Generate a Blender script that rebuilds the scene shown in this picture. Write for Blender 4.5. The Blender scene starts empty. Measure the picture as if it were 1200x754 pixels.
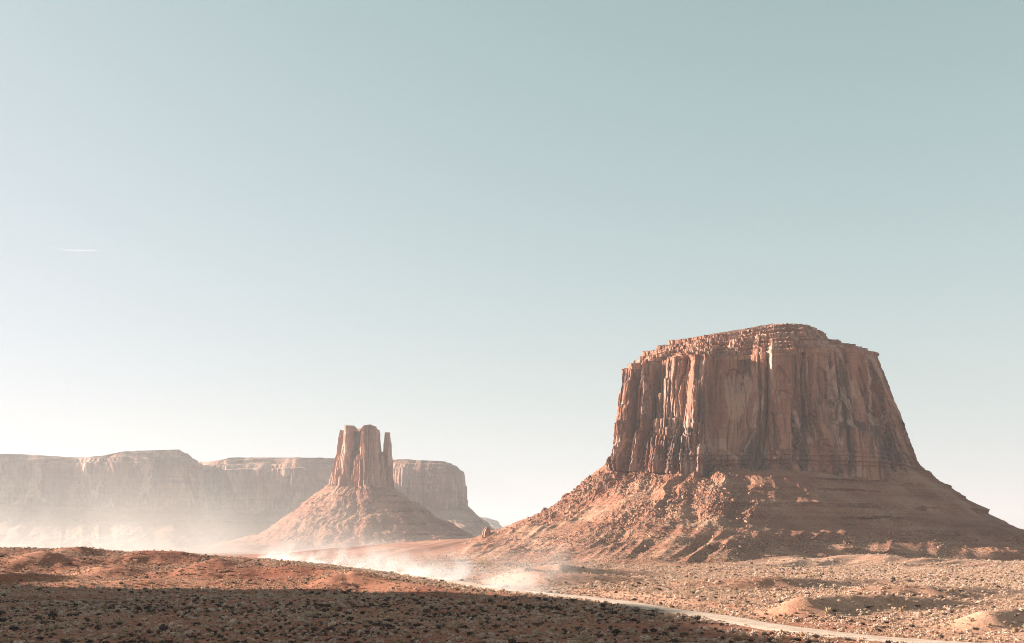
import bpy, math, random
import numpy as np
from mathutils import Vector

random.seed(7)
rng = np.random.default_rng(11)
S = bpy.context.scene
COL = S.collection

# ------------------------------------------------------------------ camera
F_PX = 1350.0                      # focal length in pixels of the 1200 px wide frame
PITCH = math.radians(10.82)
CAM_Z = 21.0
cam_data = bpy.data.cameras.new('camera')
cam = bpy.data.objects.new('camera', cam_data)
COL.objects.link(cam)
cam_data.sensor_width = 36.0
cam_data.lens = 36.0 * F_PX / 1200.0
cam_data.clip_start = 0.5
cam_data.clip_end = 60000.0
cam.location = (0, 0, CAM_Z)
cam.rotation_euler = (math.pi / 2 + PITCH, 0, 0)
S.camera = cam

# ------------------------------------------------------------------ light
SUN_EL = math.radians(15.5)
SUN_AZ = math.radians(76.0)        # to the left of the view direction
TO_SUN = Vector((-math.sin(SUN_AZ) * math.cos(SUN_EL), math.cos(SUN_AZ) * math.cos(SUN_EL), math.sin(SUN_EL)))
sun_data = bpy.data.lights.new('sun', 'SUN')
sun_data.energy = 5.0
sun_data.angle = math.radians(0.5)
sun_data.color = (1.0, 0.88, 0.75)
sun = bpy.data.objects.new('sun', sun_data)
COL.objects.link(sun)
sun.rotation_euler = TO_SUN.to_track_quat('Z', 'Y').to_euler()
sun.location = (-300, 100, 400)

world = bpy.data.worlds.new('World')
S.world = world
world.use_nodes = True
nt = world.node_tree
nt.nodes.clear()
wo = nt.nodes.new('ShaderNodeOutputWorld')
bg = nt.nodes.new('ShaderNodeBackground')
sky = nt.nodes.new('ShaderNodeTexSky')
sky.sky_type = 'NISHITA'
sky.sun_disc = False
sky.sun_elevation = SUN_EL
sky.sun_rotation = -SUN_AZ
sky.altitude = 1600
sky.air_density = 1.0
sky.dust_density = 2.2
sky.ozone_density = 1.0
# one tone curve for the whole sky: the photograph's soft, bleached grade
sep = nt.nodes.new('ShaderNodeSeparateColor')
com = nt.nodes.new('ShaderNodeCombineColor')
nt.links.new(sky.outputs[0], sep.inputs[0])
def wmath(op, a, b):
    nd = nt.nodes.new('ShaderNodeMath')
    nd.operation = op
    for k_, x_ in enumerate((a, b)):
        if isinstance(x_, (int, float)):
            nd.inputs[k_].default_value = x_
        else:
            nt.links.new(x_, nd.inputs[k_])
    return nd.outputs[0]


curve = []
for ch, (a_, b_) in enumerate(((0.574, 0.438), (0.597, 0.514), (0.317, 0.20))):
    x_ = sep.outputs[ch]
    curve.append(wmath('DIVIDE', wmath('MULTIPLY', x_, a_ * 3.535), wmath('ADD', wmath('MULTIPLY', x_, b_), 1.0)))
curve[2] = wmath('MAXIMUM', curve[2], wmath('MULTIPLY', curve[1], 0.985))
for ch in range(3):
    nt.links.new(curve[ch], com.inputs[ch])
nt.links.new(com.outputs[0], bg.inputs['Color'])
bg.inputs['Strength'].default_value = 0.0712
nt.links.new(bg.outputs[0], wo.inputs['Surface'])

S.view_settings.view_transform = 'Standard'
S.view_settings.look = 'None'
S.view_settings.exposure = 1.95
S.view_settings.gamma = 1.0
S.cycles.max_bounces = 6
S.cycles.diffuse_bounces = 3
S.cycles.volume_bounces = 1
S.cycles.use_denoising = True
S.cycles.denoising_prefilter = 'NONE'
S.cycles.use_adaptive_sampling = False
S.cycles.filter_width = 1.0
S.cycles.volume_step_rate = 1.0
S.cycles.volume_max_steps = 128

# ------------------------------------------------------------------ helpers
CP, SP = math.cos(PITCH), math.sin(PITCH)


def at(u, v, Y):
    """World point at depth Y seen at pixel (u, v) of the 1200x754 photograph."""
    dy = F_PX * CP - (377.0 - v) * SP
    dz = F_PX * SP + (377.0 - v) * CP
    k = Y / dy
    return ((u - 600.0) * k, Y, CAM_Z + dz * k)


def flat(u, v, z=0.0):
    """World point on the level z seen at pixel (u, v)."""
    dy = F_PX * CP - (377.0 - v) * SP
    dz = F_PX * SP + (377.0 - v) * CP
    k = (z - CAM_Z) / dz
    return ((u - 600.0) * k, dy * k, z)


def project(P):
    """Pixel (u, v) and depth of world points."""
    d = P - np.array([0, 0, CAM_Z])
    depth = d[..., 1] * CP + d[..., 2] * SP
    up = -d[..., 1] * SP + d[..., 2] * CP
    depth = np.where(np.abs(depth) < 1e-6, 1e-6, depth)
    return 600 + F_PX * d[..., 0] / depth, 377 - F_PX * up / depth, depth


_perm = rng.permutation(256).astype(np.int64)
_g = rng.normal(size=(256, 3))
_g /= np.linalg.norm(_g, axis=1)[:, None]


def perlin(x, y, z, seed=0):
    x = np.asarray(x, float) + seed * 17.31
    y = np.asarray(y, float) + seed * 5.77
    z = np.asarray(z, float) + seed * 9.13
    x, y, z = np.broadcast_arrays(x, y, z)
    xf, yf, zf = np.floor(x), np.floor(y), np.floor(z)
    xi, yi, zi = xf.astype(np.int64), yf.astype(np.int64), zf.astype(np.int64)
    fx, fy, fz = x - xf, y - yf, z - zf
    ux = fx * fx * fx * (fx * (fx * 6 - 15) + 10)
    uy = fy * fy * fy * (fy * (fy * 6 - 15) + 10)
    uz = fz * fz * fz * (fz * (fz * 6 - 15) + 10)

    def g(dx, dy, dz):
        h = _perm[(_perm[(_perm[(xi + dx) & 255] + yi + dy) & 255] + zi + dz) & 255]
        gg = _g[h]
        return gg[..., 0] * (fx - dx) + gg[..., 1] * (fy - dy) + gg[..., 2] * (fz - dz)
    def l(a, b, t):
        return a + (b - a) * t
    x00 = l(g(0, 0, 0), g(1, 0, 0), ux)
    x10 = l(g(0, 1, 0), g(1, 1, 0), ux)
    x01 = l(g(0, 0, 1), g(1, 0, 1), ux)
    x11 = l(g(0, 1, 1), g(1, 1, 1), ux)
    return l(l(x00, x10, uy), l(x01, x11, uy), uz) * 1.5


def fbm(x, y, z, octaves=4, seed=0, gain=0.5):
    s, a, f = 0, 1.0, 1.0
    for o in range(octaves):
        s = s + a * perlin(x * f, y * f, z * f, seed + o * 3)
        a *= gain
        f *= 2.03
    return s


def ridged(x, y, z, octaves=3, seed=0):
    s, a, f = 0, 1.0, 1.0
    for o in range(octaves):
        s = s + a * (1 - np.abs(perlin(x * f, y * f, z * f, seed + o * 3)) * 1.6)
        a *= 0.5
        f *= 2.07
    return s / 1.75


def sstep(a, b, x):
    t = np.clip((x - a) / (b - a), 0, 1)
    return t * t * (3 - 2 * t)


def mesh_from(name, V, quads, smooth=False):
    me = bpy.data.meshes.new(name)
    V = np.ascontiguousarray(V, np.float32).reshape(-1, 3)
    quads = np.ascontiguousarray(quads, np.int32)
    n, k = quads.shape
    me.vertices.add(len(V))
    me.vertices.foreach_set('co', V.ravel())
    me.loops.add(n * k)
    me.loops.foreach_set('vertex_index', quads.ravel())
    me.polygons.add(n)
    me.polygons.foreach_set('loop_start', np.arange(0, n * k, k, dtype=np.int32))
    me.polygons.foreach_set('loop_total', np.full(n, k, np.int32))
    me.polygons.foreach_set('use_smooth', np.full(n, smooth, bool))
    me.update(calc_edges=True)
    me.validate()
    return me


def grid_quads(rows, cols, closed=True):
    c = np.arange(cols if closed else cols - 1)
    r = np.arange(rows - 1)
    R, C = np.meshgrid(r, c, indexing='ij')
    C1 = (C + 1) % cols
    return np.stack([R * cols + C, R * cols + C1, (R + 1) * cols + C1, (R + 1) * cols + C], -1).reshape(-1, 4)


def link(name, me, mat=None, parent=None):
    o = bpy.data.objects.new(name, me)
    COL.objects.link(o)
    if mat is not None:
        if len(me.materials) == 0:
            me.materials.append(mat)
    if parent is not None:
        o.parent = parent
        o.matrix_parent_inverse = parent.matrix_basis.inverted()
    return o


def tag(o, label=None, cat=None, group=None, kind=None):
    if label:
        o['label'] = label
    if cat:
        o['category'] = cat
    if group:
        o['group'] = group
    if kind:
        o['kind'] = kind
    return o


def thing(name, label, cat, loc, group=None):
    o = bpy.data.objects.new(name, None)
    COL.objects.link(o)
    o.location = loc
    o.empty_display_size = 5
    return tag(o, label, cat, group)


# ------------------------------------------------------------------ materials
class NT:
    def __init__(self, name):
        self.m = bpy.data.materials.new(name)
        self.m.use_nodes = True
        self.t = self.m.node_tree
        self.t.nodes.clear()
        self.out = self.t.nodes.new('ShaderNodeOutputMaterial')

    def n(self, typ, **kw):
        nd = self.t.nodes.new(typ)
        for k, v in kw.items():
            setattr(nd, k, v)
        return nd

    def l(self, a, b):
        self.t.links.new(a, b)

    def math(self, op, a, b=None, c=None, clamp=False):
        nd = self.n('ShaderNodeMath', operation=op)
        nd.use_clamp = clamp
        for i, x in enumerate((a, b, c)):
            if x is None:
                continue
            if isinstance(x, (int, float)):
                nd.inputs[i].default_value = x
            else:
                self.l(x, nd.inputs[i])
        return nd.outputs[0]

    def pos(self):
        return self.n('ShaderNodeNewGeometry').outputs['Position']

    def scaled(self, vec, s):
        nd = self.n('ShaderNodeMapping')
        nd.inputs['Scale'].default_value = s
        self.l(vec, nd.inputs['Vector'])
        return nd.outputs[0]

    def noise(self, vec, scale, detail=4, rough=0.55, dist=0.0):
        nd = self.n('ShaderNodeTexNoise')
        nd.inputs['Scale'].default_value = scale
        nd.inputs['Detail'].default_value = detail
        nd.inputs['Roughness'].default_value = rough
        nd.inputs['Distortion'].default_value = dist
        self.l(vec, nd.inputs['Vector'])
        return nd.outputs[0]

    def ramp(self, fac, stops):
        nd = self.n('ShaderNodeValToRGB')
        cr = nd.color_ramp
        while len(cr.elements) < len(stops):
            cr.elements.new(0.5)
        for e, (p, c) in zip(cr.elements, stops):
            e.position = p
            e.color = (*c, 1) if len(c) == 3 else c
        self.l(fac, nd.inputs[0])
        return nd.outputs[0]

    def mix(self, fac, a, b, mode='MIX'):
        nd = self.n('ShaderNodeMix', data_type='RGBA', blend_type=mode)
        for s, x in ((nd.inputs[0], fac), (nd.inputs[6], a), (nd.inputs[7], b)):
            if isinstance(x, (int, float)):
                s.default_value = x
            elif isinstance(x, tuple):
                s.default_value = (*x, 1)
            else:
                self.l(x, s)
        return nd.outputs[2]

    def surface(self, color, rough=0.95, bump=None, strength=0.5, dist=1.0):
        b = self.n('ShaderNodeBsdfPrincipled')
        if isinstance(color, tuple):
            b.inputs['Base Color'].default_value = (*color, 1)
        else:
            self.l(color, b.inputs['Base Color'])
        b.inputs['Roughness'].default_value = rough
        b.inputs['Specular IOR Level'].default_value = 0.15
        if bump is not None:
            bp = self.n('ShaderNodeBump')
            bp.inputs['Strength'].default_value = strength
            bp.inputs['Distance'].default_value = dist
            self.l(bump, bp.inputs['Height'])
            self.l(bp.outputs[0], b.inputs['Normal'])
        self.l(b.outputs[0], self.out.inputs['Surface'])
        return self.m


def rock_material(name, tint=(1, 1, 1), k=1.0, varnish=0.85, band=0.13):
    """Layered sandstone: bedding bands, vertical mineral streaks and grain. k scales the features up."""
    N = NT(name)
    p = N.pos()
    c0, c1, c2, c3 = [tuple(x * t for x, t in zip(c, tint)) for c in
                      ((0.185, 0.078, 0.053), (0.27, 0.122, 0.082), (0.345, 0.178, 0.124), (0.32, 0.185, 0.138))]
    big = N.noise(N.scaled(p, (1, 1, 0.45)), 0.022 / k, 5, 0.6)
    col = N.ramp(big, [(0.32, c0), (0.47, c1), (0.58, c2), (0.72, c3)])
    bands = N.noise(N.scaled(p, (0.06, 0.06, 3.2)), 0.09 / k, 4, 0.7)
    bcol = N.ramp(bands, [(0.38, (0.62, 0.56, 0.54)), (0.5, (1, 1, 1)), (0.62, (1.12, 1.08, 1.02))])
    col = N.mix(band * 2.2, col, N.mix(1.0, col, bcol, 'MULTIPLY'))
    st = N.noise(N.scaled(p, (1, 1, 0.13)), 0.055 / k, 6, 0.7, 0.5)
    st2 = N.noise(N.scaled(p, (1, 1, 0.5)), 0.016 / k, 3, 0.5)
    mask = N.ramp(N.math('MULTIPLY', st, N.math('ADD', st2, 0.55)), [(0.47, (0, 0, 0)), (0.6, (1, 1, 1))])
    col = N.mix(N.math('MULTIPLY', mask, varnish), col, (0.085 * tint[0], 0.05 * tint[1], 0.045 * tint[2]))
    pale = N.noise(N.scaled(p, (1, 1, 0.38)), 0.032 / k, 5, 0.65, 0.7)
    pm = N.ramp(pale, [(0.55, (0, 0, 0)), (0.6, (1, 1, 1))])
    col = N.mix(N.math('MULTIPLY', pm, 0.55), col, (0.47 * tint[0], 0.32 * tint[1], 0.25 * tint[2]))
    fine = N.noise(N.scaled(p, (1, 1, 0.6)), 0.9 / k, 4, 0.7)
    col = N.mix(0.35, col, N.mix(1.0, col, N.ramp(fine, [(0.3, (0.6, 0.57, 0.55)), (0.7, (1.25, 1.25, 1.25))]), 'MULTIPLY'))
    bump = N.math('ADD', N.noise(N.scaled(p, (1, 1, 0.25)), 0.35 / k, 5, 0.65), N.math('MULTIPLY', N.noise(N.scaled(p, (0.1, 0.1, 2)), 0.4 / k, 3, 0.6), 0.15))
    return N.surface(col, 0.95, bump, 0.7, 1.6 * k)


def talus_material(name, tint=(1, 1, 1), k=1.0):
    N = NT(name)
    p = N.pos()
    T = lambda c: tuple(x * t for x, t in zip(c, tint))
    big = N.noise(p, 0.018 / k, 5, 0.6)
    col = N.ramp(big, [(0.3, T((0.22, 0.09, 0.06))), (0.48, T((0.305, 0.142, 0.09))), (0.66, T((0.37, 0.215, 0.145)))])
    bands = N.noise(N.scaled(p, (0.04, 0.04, 2.6)), 0.09 / k, 3, 0.65)
    col = N.mix(0.45, col, N.mix(1.0, col, N.ramp(bands, [(0.4, (0.68, 0.6, 0.58)), (0.55, (1.08, 1.06, 1.04))]), 'MULTIPLY'))
    fine = N.noise(p, 0.45 / k, 6, 0.75)
    col = N.mix(0.6, col, N.mix(1.0, col, N.ramp(fine, [(0.35, (0.5, 0.46, 0.44)), (0.62, (1.3, 1.28, 1.25))]), 'MULTIPLY'))
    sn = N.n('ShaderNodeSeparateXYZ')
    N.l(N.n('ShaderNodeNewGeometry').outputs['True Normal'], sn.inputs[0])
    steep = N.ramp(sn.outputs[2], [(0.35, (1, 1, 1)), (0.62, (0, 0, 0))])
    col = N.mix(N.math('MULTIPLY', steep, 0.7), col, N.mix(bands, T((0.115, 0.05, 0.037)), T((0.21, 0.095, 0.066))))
    bump = N.noise(p, 0.3 / k, 6, 0.75)
    return N.surface(col, 0.97, bump, 0.8, 2.0 * k)


M_ROCK = rock_material('red_sandstone')
M_CAP = rock_material('ledgy_cap_sandstone', (1.04, 1.05, 1.05), 0.8, 0.15, 0.42)
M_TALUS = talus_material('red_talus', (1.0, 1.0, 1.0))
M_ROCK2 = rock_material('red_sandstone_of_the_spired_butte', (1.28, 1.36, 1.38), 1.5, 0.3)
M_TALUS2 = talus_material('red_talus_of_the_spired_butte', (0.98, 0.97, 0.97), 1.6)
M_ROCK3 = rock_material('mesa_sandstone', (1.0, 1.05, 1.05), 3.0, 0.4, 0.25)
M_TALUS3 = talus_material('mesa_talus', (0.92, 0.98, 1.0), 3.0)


def ground_material():
    N = NT('red_desert_soil')
    p = N.pos()
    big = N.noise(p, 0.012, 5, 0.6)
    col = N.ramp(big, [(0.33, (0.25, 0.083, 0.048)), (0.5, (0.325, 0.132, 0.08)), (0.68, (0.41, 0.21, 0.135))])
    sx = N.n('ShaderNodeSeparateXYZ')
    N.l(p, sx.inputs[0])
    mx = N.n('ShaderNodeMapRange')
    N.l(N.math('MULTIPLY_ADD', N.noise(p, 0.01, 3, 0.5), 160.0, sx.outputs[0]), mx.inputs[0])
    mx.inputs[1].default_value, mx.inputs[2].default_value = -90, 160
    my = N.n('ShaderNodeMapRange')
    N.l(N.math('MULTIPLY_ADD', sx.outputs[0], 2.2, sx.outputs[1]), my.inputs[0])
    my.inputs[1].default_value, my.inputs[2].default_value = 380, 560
    col = N.mix(N.math('MULTIPLY', N.math('MULTIPLY', mx.outputs[0], my.outputs[0]), 0.75), col, N.ramp(big, [(0.35, (0.40, 0.215, 0.145)), (0.65, (0.52, 0.33, 0.24))]))  # sunlit plain's bleached look put into the soil colour; shaded foreground stays red
    mid = N.noise(p, 0.13, 5, 0.65)
    col = N.mix(0.55, col, N.mix(1.0, col, N.ramp(mid, [(0.35, (0.7, 0.66, 0.64)), (0.65, (1.25, 1.25, 1.22))]), 'MULTIPLY'))
    fine = N.noise(p, 1.4, 5, 0.75)
    col = N.mix(0.6, col, N.mix(1.0, col, N.ramp(fine, [(0.36, (0.55, 0.5, 0.5)), (0.62, (1.3, 1.25, 1.2))]), 'MULTIPLY'))
    bump = N.noise(p, 0.9, 6, 0.75)
    return N.surface(col, 0.97, bump, 0.6, 0.6)


def road_material():
    N = NT('pale_packed_dirt')
    p = N.pos()
    a = N.noise(p, 0.25, 5, 0.65)
    col = N.ramp(a, [(0.3, (0.40, 0.28, 0.21)), (0.7, (0.60, 0.47, 0.385))])
    b = N.noise(p, 1.6, 5, 0.75)
    col = N.mix(0.5, col, N.mix(1.0, col, N.ramp(b, [(0.35, (0.6, 0.56, 0.54)), (0.65, (1.2, 1.2, 1.2))]), 'MULTIPLY'))
    return N.surface(col, 0.97, b, 0.4, 0.15)


def shrub_material(name, a, b):
    N = NT(name)
    inf = N.n('ShaderNodeObjectInfo').outputs['Random']
    n = N.noise(N.pos(), 2.5, 3, 0.6)
    col = N.mix(inf, a, b)
    col = N.mix(0.6, col, N.mix(1.0, col, N.ramp(n, [(0.3, (0.6, 0.6, 0.6)), (0.7, (1.3, 1.3, 1.3))]), 'MULTIPLY'))
    return N.surface(col, 0.9)


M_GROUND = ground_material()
M_ROAD = road_material()
M_SAGE = shrub_material('pale_sage_leaves', (0.49, 0.335, 0.255), (0.70, 0.52, 0.41))
M_DARK = shrub_material('dark_brush_leaves', (0.058, 0.043, 0.037), (0.125, 0.092, 0.076))
M_GRASS = shrub_material('dry_bunch_grass', (0.40, 0.275, 0.18), (0.55, 0.41, 0.29))

# ------------------------------------------------------------------ lofted landforms
K = 16


def ring(pts):
    """K stations as (u, v, Y); a string tuple ('z', u, Y, z) gives a height instead of a pixel row."""
    out = []
    for q in pts:
        if q[0] == 'z':
            out.append((( q[1] - 600.0) * q[2] / (F_PX * CP), q[2], q[3]))
        else:
            out.append(at(*q))
    return np.array(out)


def spline(R, t):
    """Periodic Catmull-Rom through the stations of ring R at parameters t."""
    k = np.floor(t).astype(int)
    f = (t - k)[:, None]
    n = len(R)
    p0, p1, p2, p3 = R[(k - 1) % n], R[k % n], R[(k + 1) % n], R[(k + 2) % n]
    return 0.5 * (2 * p1 + (p2 - p0) * f + (2 * p0 - 5 * p1 + 4 * p2 - p3) * f * f + (3 * p1 - p0 - 3 * p2 + p3) * f ** 3)


def columns(weights):
    """Column parameters, weights[k] columns between stations k and k+1."""
    t = []
    for k, w in enumerate(weights):
        t.append(k + np.arange(w) / w)
    return np.concatenate(t)


def normals(P):
    """Outward unit normals of a closed grid P[row, col] with rows going up and columns running counter-clockwise from above."""
    dc = np.roll(P, -1, 1) - np.roll(P, 1, 1)
    dr = np.gradient(P, axis=0)
    n = np.cross(dc, dr)
    n /= np.maximum(np.linalg.norm(n, axis=2), 1e-9)[..., None]
    return n


def hnormals(P):
    dc = np.roll(P, -3, 1) - np.roll(P, 3, 1)
    n = np.stack([dc[..., 1], -dc[..., 0], np.zeros(dc.shape[:2])], -1)
    n /= np.maximum(np.linalg.norm(n, axis=2), 1e-9)[..., None]
    return n


def between(A, B, s):
    return A[None] + (B - A)[None] * s[:, None, None]


def slabs(a, z, w, A, seed, zlo, zhi, P=0.0):
    """Broken vertical slabs along the cliff: every slab has its own depth, rounded edges and a lower part that sticks out below
    its own break height."""
    r = np.random.default_rng(seed)
    n = int((a.max() - a.min()) / w * 1.6) + 8
    edges = a.min() - 2 * w + np.cumsum(w * r.uniform(0.35, 1.8, n))
    warp = a + 0.35 * w * perlin(a / (w * 3), z / (w * 5), 0.3, seed) + 0.12 * w * perlin(a / w, z / (w * 1.2), 4.1, seed + 1)
    i = np.clip(np.searchsorted(edges, warp.ravel()).reshape(a.shape), 1, n - 1)
    s = np.clip((warp - edges[i - 1]) / (edges[i] - edges[i - 1]), 0, 1)
    off = r.uniform(0, 1, n)[i] * A
    tl = r.uniform(-0.4, 1.7, n)[i]
    rnd = (tl * (s - 0.5) + 0.5 * np.minimum(1, np.minimum(s, 1 - s) * 6)) * A * 0.55
    H = zhi - zlo
    h1 = (zlo + H * r.uniform(0.05, 0.75, n))[i] + 0.03 * H * perlin(a / (w * 0.4), z / 15, 1.7, seed + 2)
    h2 = (zlo + H * r.beta(1, 3, n))[i] + 0.03 * H * perlin(a / (w * 0.3), z / 15, 2.7, seed + 3)
    p1 = r.uniform(0, 1, n)[i] ** 2 * P
    p2 = r.uniform(0, 1, n)[i] * P
    return off + rnd + p1 * sstep(h1 + 1.2, h1 - 0.4, z) + p2 * sstep(h2 + 1.2, h2 - 0.4, z)


def ledge_push(z, levels):
    """Outward push that turns a slope into benches with short cliffs at the given levels."""
    o = 0
    for zj, D, reach in levels:
        o = o + D * np.where(z > zj, np.exp(-np.maximum(z - zj, 0) / reach), np.clip((z - zj) / (0.45 * D) + 1, 0, 1))
    return o


def build_big_butte():
    R0 = ring([('z', 480, 1600, -5), ('z', 490, 1300, -5), ('z', 560, 1120, -5), ('z', 660, 1010, -5), ('z', 770, 960, -5), ('z', 870, 990, -5),
               ('z', 970, 1130, -5), ('z', 1078, 1180, -5), ('z', 1165, 1210, -5), ('z', 1250, 1262, -5), ('z', 1310, 1560, -5), ('z', 1250, 1850, -5),
               ('z', 1100, 2050, -5), ('z', 900, 2150, -5), ('z', 690, 2080, -5), ('z', 530, 1880, -5)])
    Rb = ring([(572, 631, 1560), (583, 637, 1340), (630, 642, 1215), (705, 644, 1135), (790, 646, 1085), (872, 646, 1112), (955, 646, 1185),
               (1045, 647, 1208), (1150, 649, 1238), (1226, 650, 1295), (1228, 646, 1560), (1190, 640, 1780), (1070, 640, 1960), (900, 640, 2050),
               (720, 640, 1990), (600, 636, 1800)])
    R1 = ring([(642, 597, 1560), (660, 606, 1425), (697, 612, 1330), (752, 615, 1250), (822, 616, 1212), (880, 616, 1235), (940, 618, 1278),
               (1010, 618, 1308), (1085, 615, 1362), (1136, 608, 1430), (1145, 601, 1560), (1128, 600, 1720), (1040, 600, 1860), (900, 600, 1930),
               (760, 600, 1880), (668, 600, 1740)])
    R2 = ring([(714, 545, 1560), (727, 546, 1492), (757, 548, 1446), (795, 550, 1414), (832, 552, 1399), (868, 551, 1396), (905, 553, 1380),
               (955, 557, 1394), (1015, 557, 1430), (1060, 553, 1480), (1077, 550, 1560), (1062, 549, 1650), (1000, 548, 1730), (900, 548, 1770),
               (790, 548, 1740), (728, 548, 1650)])
    R3 = ring([(718, 500, 1560), (731, 497, 1496), (761, 495, 1446), (798, 492, 1418), (834, 492, 1403), (869, 492, 1402), (905, 492, 1384),
               (953, 492, 1402), (1007, 494, 1440), (1046, 496, 1494), (1058, 498, 1565), (1042, 496, 1650), (985, 496, 1722), (896, 496, 1760),
               (792, 496, 1730), (732, 498, 1646)])
    R4 = ring([(726, 438, 1560), (738, 434, 1498), (767, 428, 1452), (803, 421, 1425), (838, 420, 1409), (870, 420, 1408), (905, 414, 1390),
               (950, 412, 1410), (995, 412, 1452), (1019, 415, 1512), (1028, 418, 1575), (1012, 418, 1650), (960, 418, 1712), (890, 421, 1745),
               (795, 426, 1712), (739, 434, 1642)])
    R5 = ring([(757, 418, 1560), (770, 416, 1516), (796, 411, 1482), (826, 407, 1456), (853, 405, 1442), (880, 400, 1436), (906, 397, 1428),
               (934, 396, 1438), (954, 397, 1468), (964, 398, 1512), (967, 398, 1566), (960, 398, 1632), (942, 400, 1670), (890, 403, 1692),
               (825, 408, 1672), (773, 416, 1622)])
    R6 = ring([(800, 398, 1560), (808, 398, 1532), (822, 396, 1512), (844, 393, 1496), (868, 390, 1489), (888, 387, 1485), (908, 383, 1486),
               (930, 380, 1488), (946, 382, 1496), (955, 385, 1515), (958, 388, 1560), (954, 388, 1610), (934, 387, 1640), (890, 390, 1652),
               (852, 394, 1642), (816, 397, 1602)])
    c7 = np.array(at(906, 380.0, 1560))
    t = columns([90, 90, 105, 105, 90, 75, 75, 80, 85, 70, 34, 10, 8, 8, 10, 30])
    r0, rb, r1, r2, r3, r4, r5, r6 = [spline(R, t) for R in (R0, Rb, R1, R2, R3, R4, R5, R6)]
    arc = np.concatenate([[0], np.cumsum(np.linalg.norm(np.diff(r3[:, :2], axis=0), axis=1))])

    # ---- talus
    P = np.concatenate([between(r0, rb, np.linspace(0, 1, 60)[:-1]), between(rb, r1, np.linspace(0, 1, 100)[:-1]),
                        between(r1, r2, np.linspace(0, 1.06, 105))])
    for _ in range(10):                                        # smooth the kinks between the rings
        P[1:-1] = 0.25 * P[:-2] + 0.5 * P[1:-1] + 0.25 * P[2:]
    x, y, z = P[..., 0], P[..., 1], P[..., 2]
    tt = np.broadcast_to(t, z.shape)
    aa = np.broadcast_to(arc, z.shape)
    right = sstep(4.6, 6.5, tt) * sstep(15.5, 13.5, tt)
    n = normals(P)
    hn = hnormals(P)
    up = sstep(-2, 16, z)
    high = sstep(18, 60, z)
    gul = ridged(aa / 34 + 0.5 * perlin(x / 60, y / 60, z / 60, 6), z / 120, 0.2, 3, 5) - 0.55 + 0.7 * perlin(aa / 75, z / 160, 0.6, 7)           # ribs and gullies that run down the slope
    rib = ridged((x - 0.38 * y) / 34, y / 300, 0.0, 2, 21) - 0.5
    lump = fbm(x / 45, y / 45, z / 45, 4, 31)
    rub = np.abs(fbm(x / 9, y / 9, z / 9, 4, 41, 0.6))
    mask = np.clip(0.35 + 1.1 * perlin(x / 130, y / 130, z / 70, 51), 0.05, 1.2)
    d = (1 - up) * perlin(x / 38, y / 38, 0.4, 33) * 4.5 * (z > -4.9) + up * (lump * (3.6 - 1.8 * right) + high * gul * (12.0 - 8.5 * right) + (1 - high) * rib * 8.5 * (1 - 0.6 * right)) + up * (0.5 + high) * rub * 3.6 * mask
    P = P + n * d[..., None]
    z2 = P[..., 2] + 1.2 * perlin(x / 30, y / 30, 0.5, 61) + 4.0 * perlin(x / 130, y / 130, 0.5, 62)
    lm = np.clip(0.55 + 1.0 * perlin(aa / 40, 0.3, 0.1, 71) + 0.5 * perlin(aa / 12, z / 30, 0.1, 72), 0, 1.3)
    lr = 0.25 + 0.75 * right
    lm2 = np.clip(0.45 + 1.3 * perlin(aa / 55, 0.9, 0.1, 74) + 0.6 * perlin(aa / 10, z / 30, 0.1, 75), 0, 1.3)
    P = P + hn * ((ledge_push(z2, [(13, 9, 9)]) * lr + ledge_push(z2, [(63, 13, 14)]) * (0.25 + 0.75 * right)) * lm * (0.12 + 0.88 * sstep(-0.25, 0.15, perlin(aa / 60, z / 80, 0.3, 76)))
                  + ledge_push(z2 - 2.0 * perlin(aa / 9, 0.4, 0.2, 77), [(31, 24, 26)]) * (0.12 + 0.88 * right) * np.clip(0.72 + 0.6 * perlin(aa / 22, 0.3, 0.1, 78) + 0.25 * perlin(aa / 5, z / 20, 0.1, 79), 0.1, 1.15)
                  + ledge_push(z2, [(47, 6, 9), (80, 6, 8), (93, 5, 8)]) * lm2 * (0.3 + 0.7 * right))[..., None]
    root = thing('sandstone_butte', 'huge flat topped red butte with sheer fluted cliffs above a boulder strewn skirt', 'butte', at(895, 660, 1540)[:2] + (0,))
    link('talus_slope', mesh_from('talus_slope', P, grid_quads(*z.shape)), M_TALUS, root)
    talus = P

    # ---- cliff
    P = np.concatenate([between(r2, r3, np.linspace(-0.10, 1, 125)[:-1]), between(r3, r4, np.linspace(0, 1, 115))])
    z = P[..., 2]
    tt = np.broadcast_to(t, z.shape)
    aa = np.broadcast_to(arc, z.shape)
    hn = hnormals(P)
    zlo, zhi = 116.0, 262.0
    zz = (z - zlo) / (zhi - zlo)
    left = sstep(4.1, 3.5, tt) + sstep(14.5, 15.5, tt)
    amp = 0.15 + 0.85 * left
    x, y = P[..., 0], P[..., 1]
    d = (1 - left) * (slabs(aa, z, 42, 9, 99, zlo, zhi, 4) + slabs(aa, z, 15, 3.5, 98, zlo, zhi, 3.5) - 11) * (1 - 0.85 * sstep(8.8, 9.8, tt))
    d = d + amp * (slabs(aa, z, 30, 13, 101, zlo, zhi, 6) + slabs(aa, z, 11, 8, 102, zlo, zhi, 6) + slabs(aa, z, 4.4, 3.4, 103, zlo, zhi, 3) - 15 - 7 * sstep(0.6, 0, zz)) - np.maximum(sstep(14.6, 15.3, tt), sstep(1.6, 0.5, tt)) * (16 + 3 * sstep(0.75, 0, zz))
    d = d + fbm(x / 40, y / 40, z / 160, 3, 111) * 4.5 * (0.6 + 0.4 * left) + fbm(x / 6, y / 6, z / 11, 3, 121, 0.6) * (0.7 + 0.6 * left)
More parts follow.
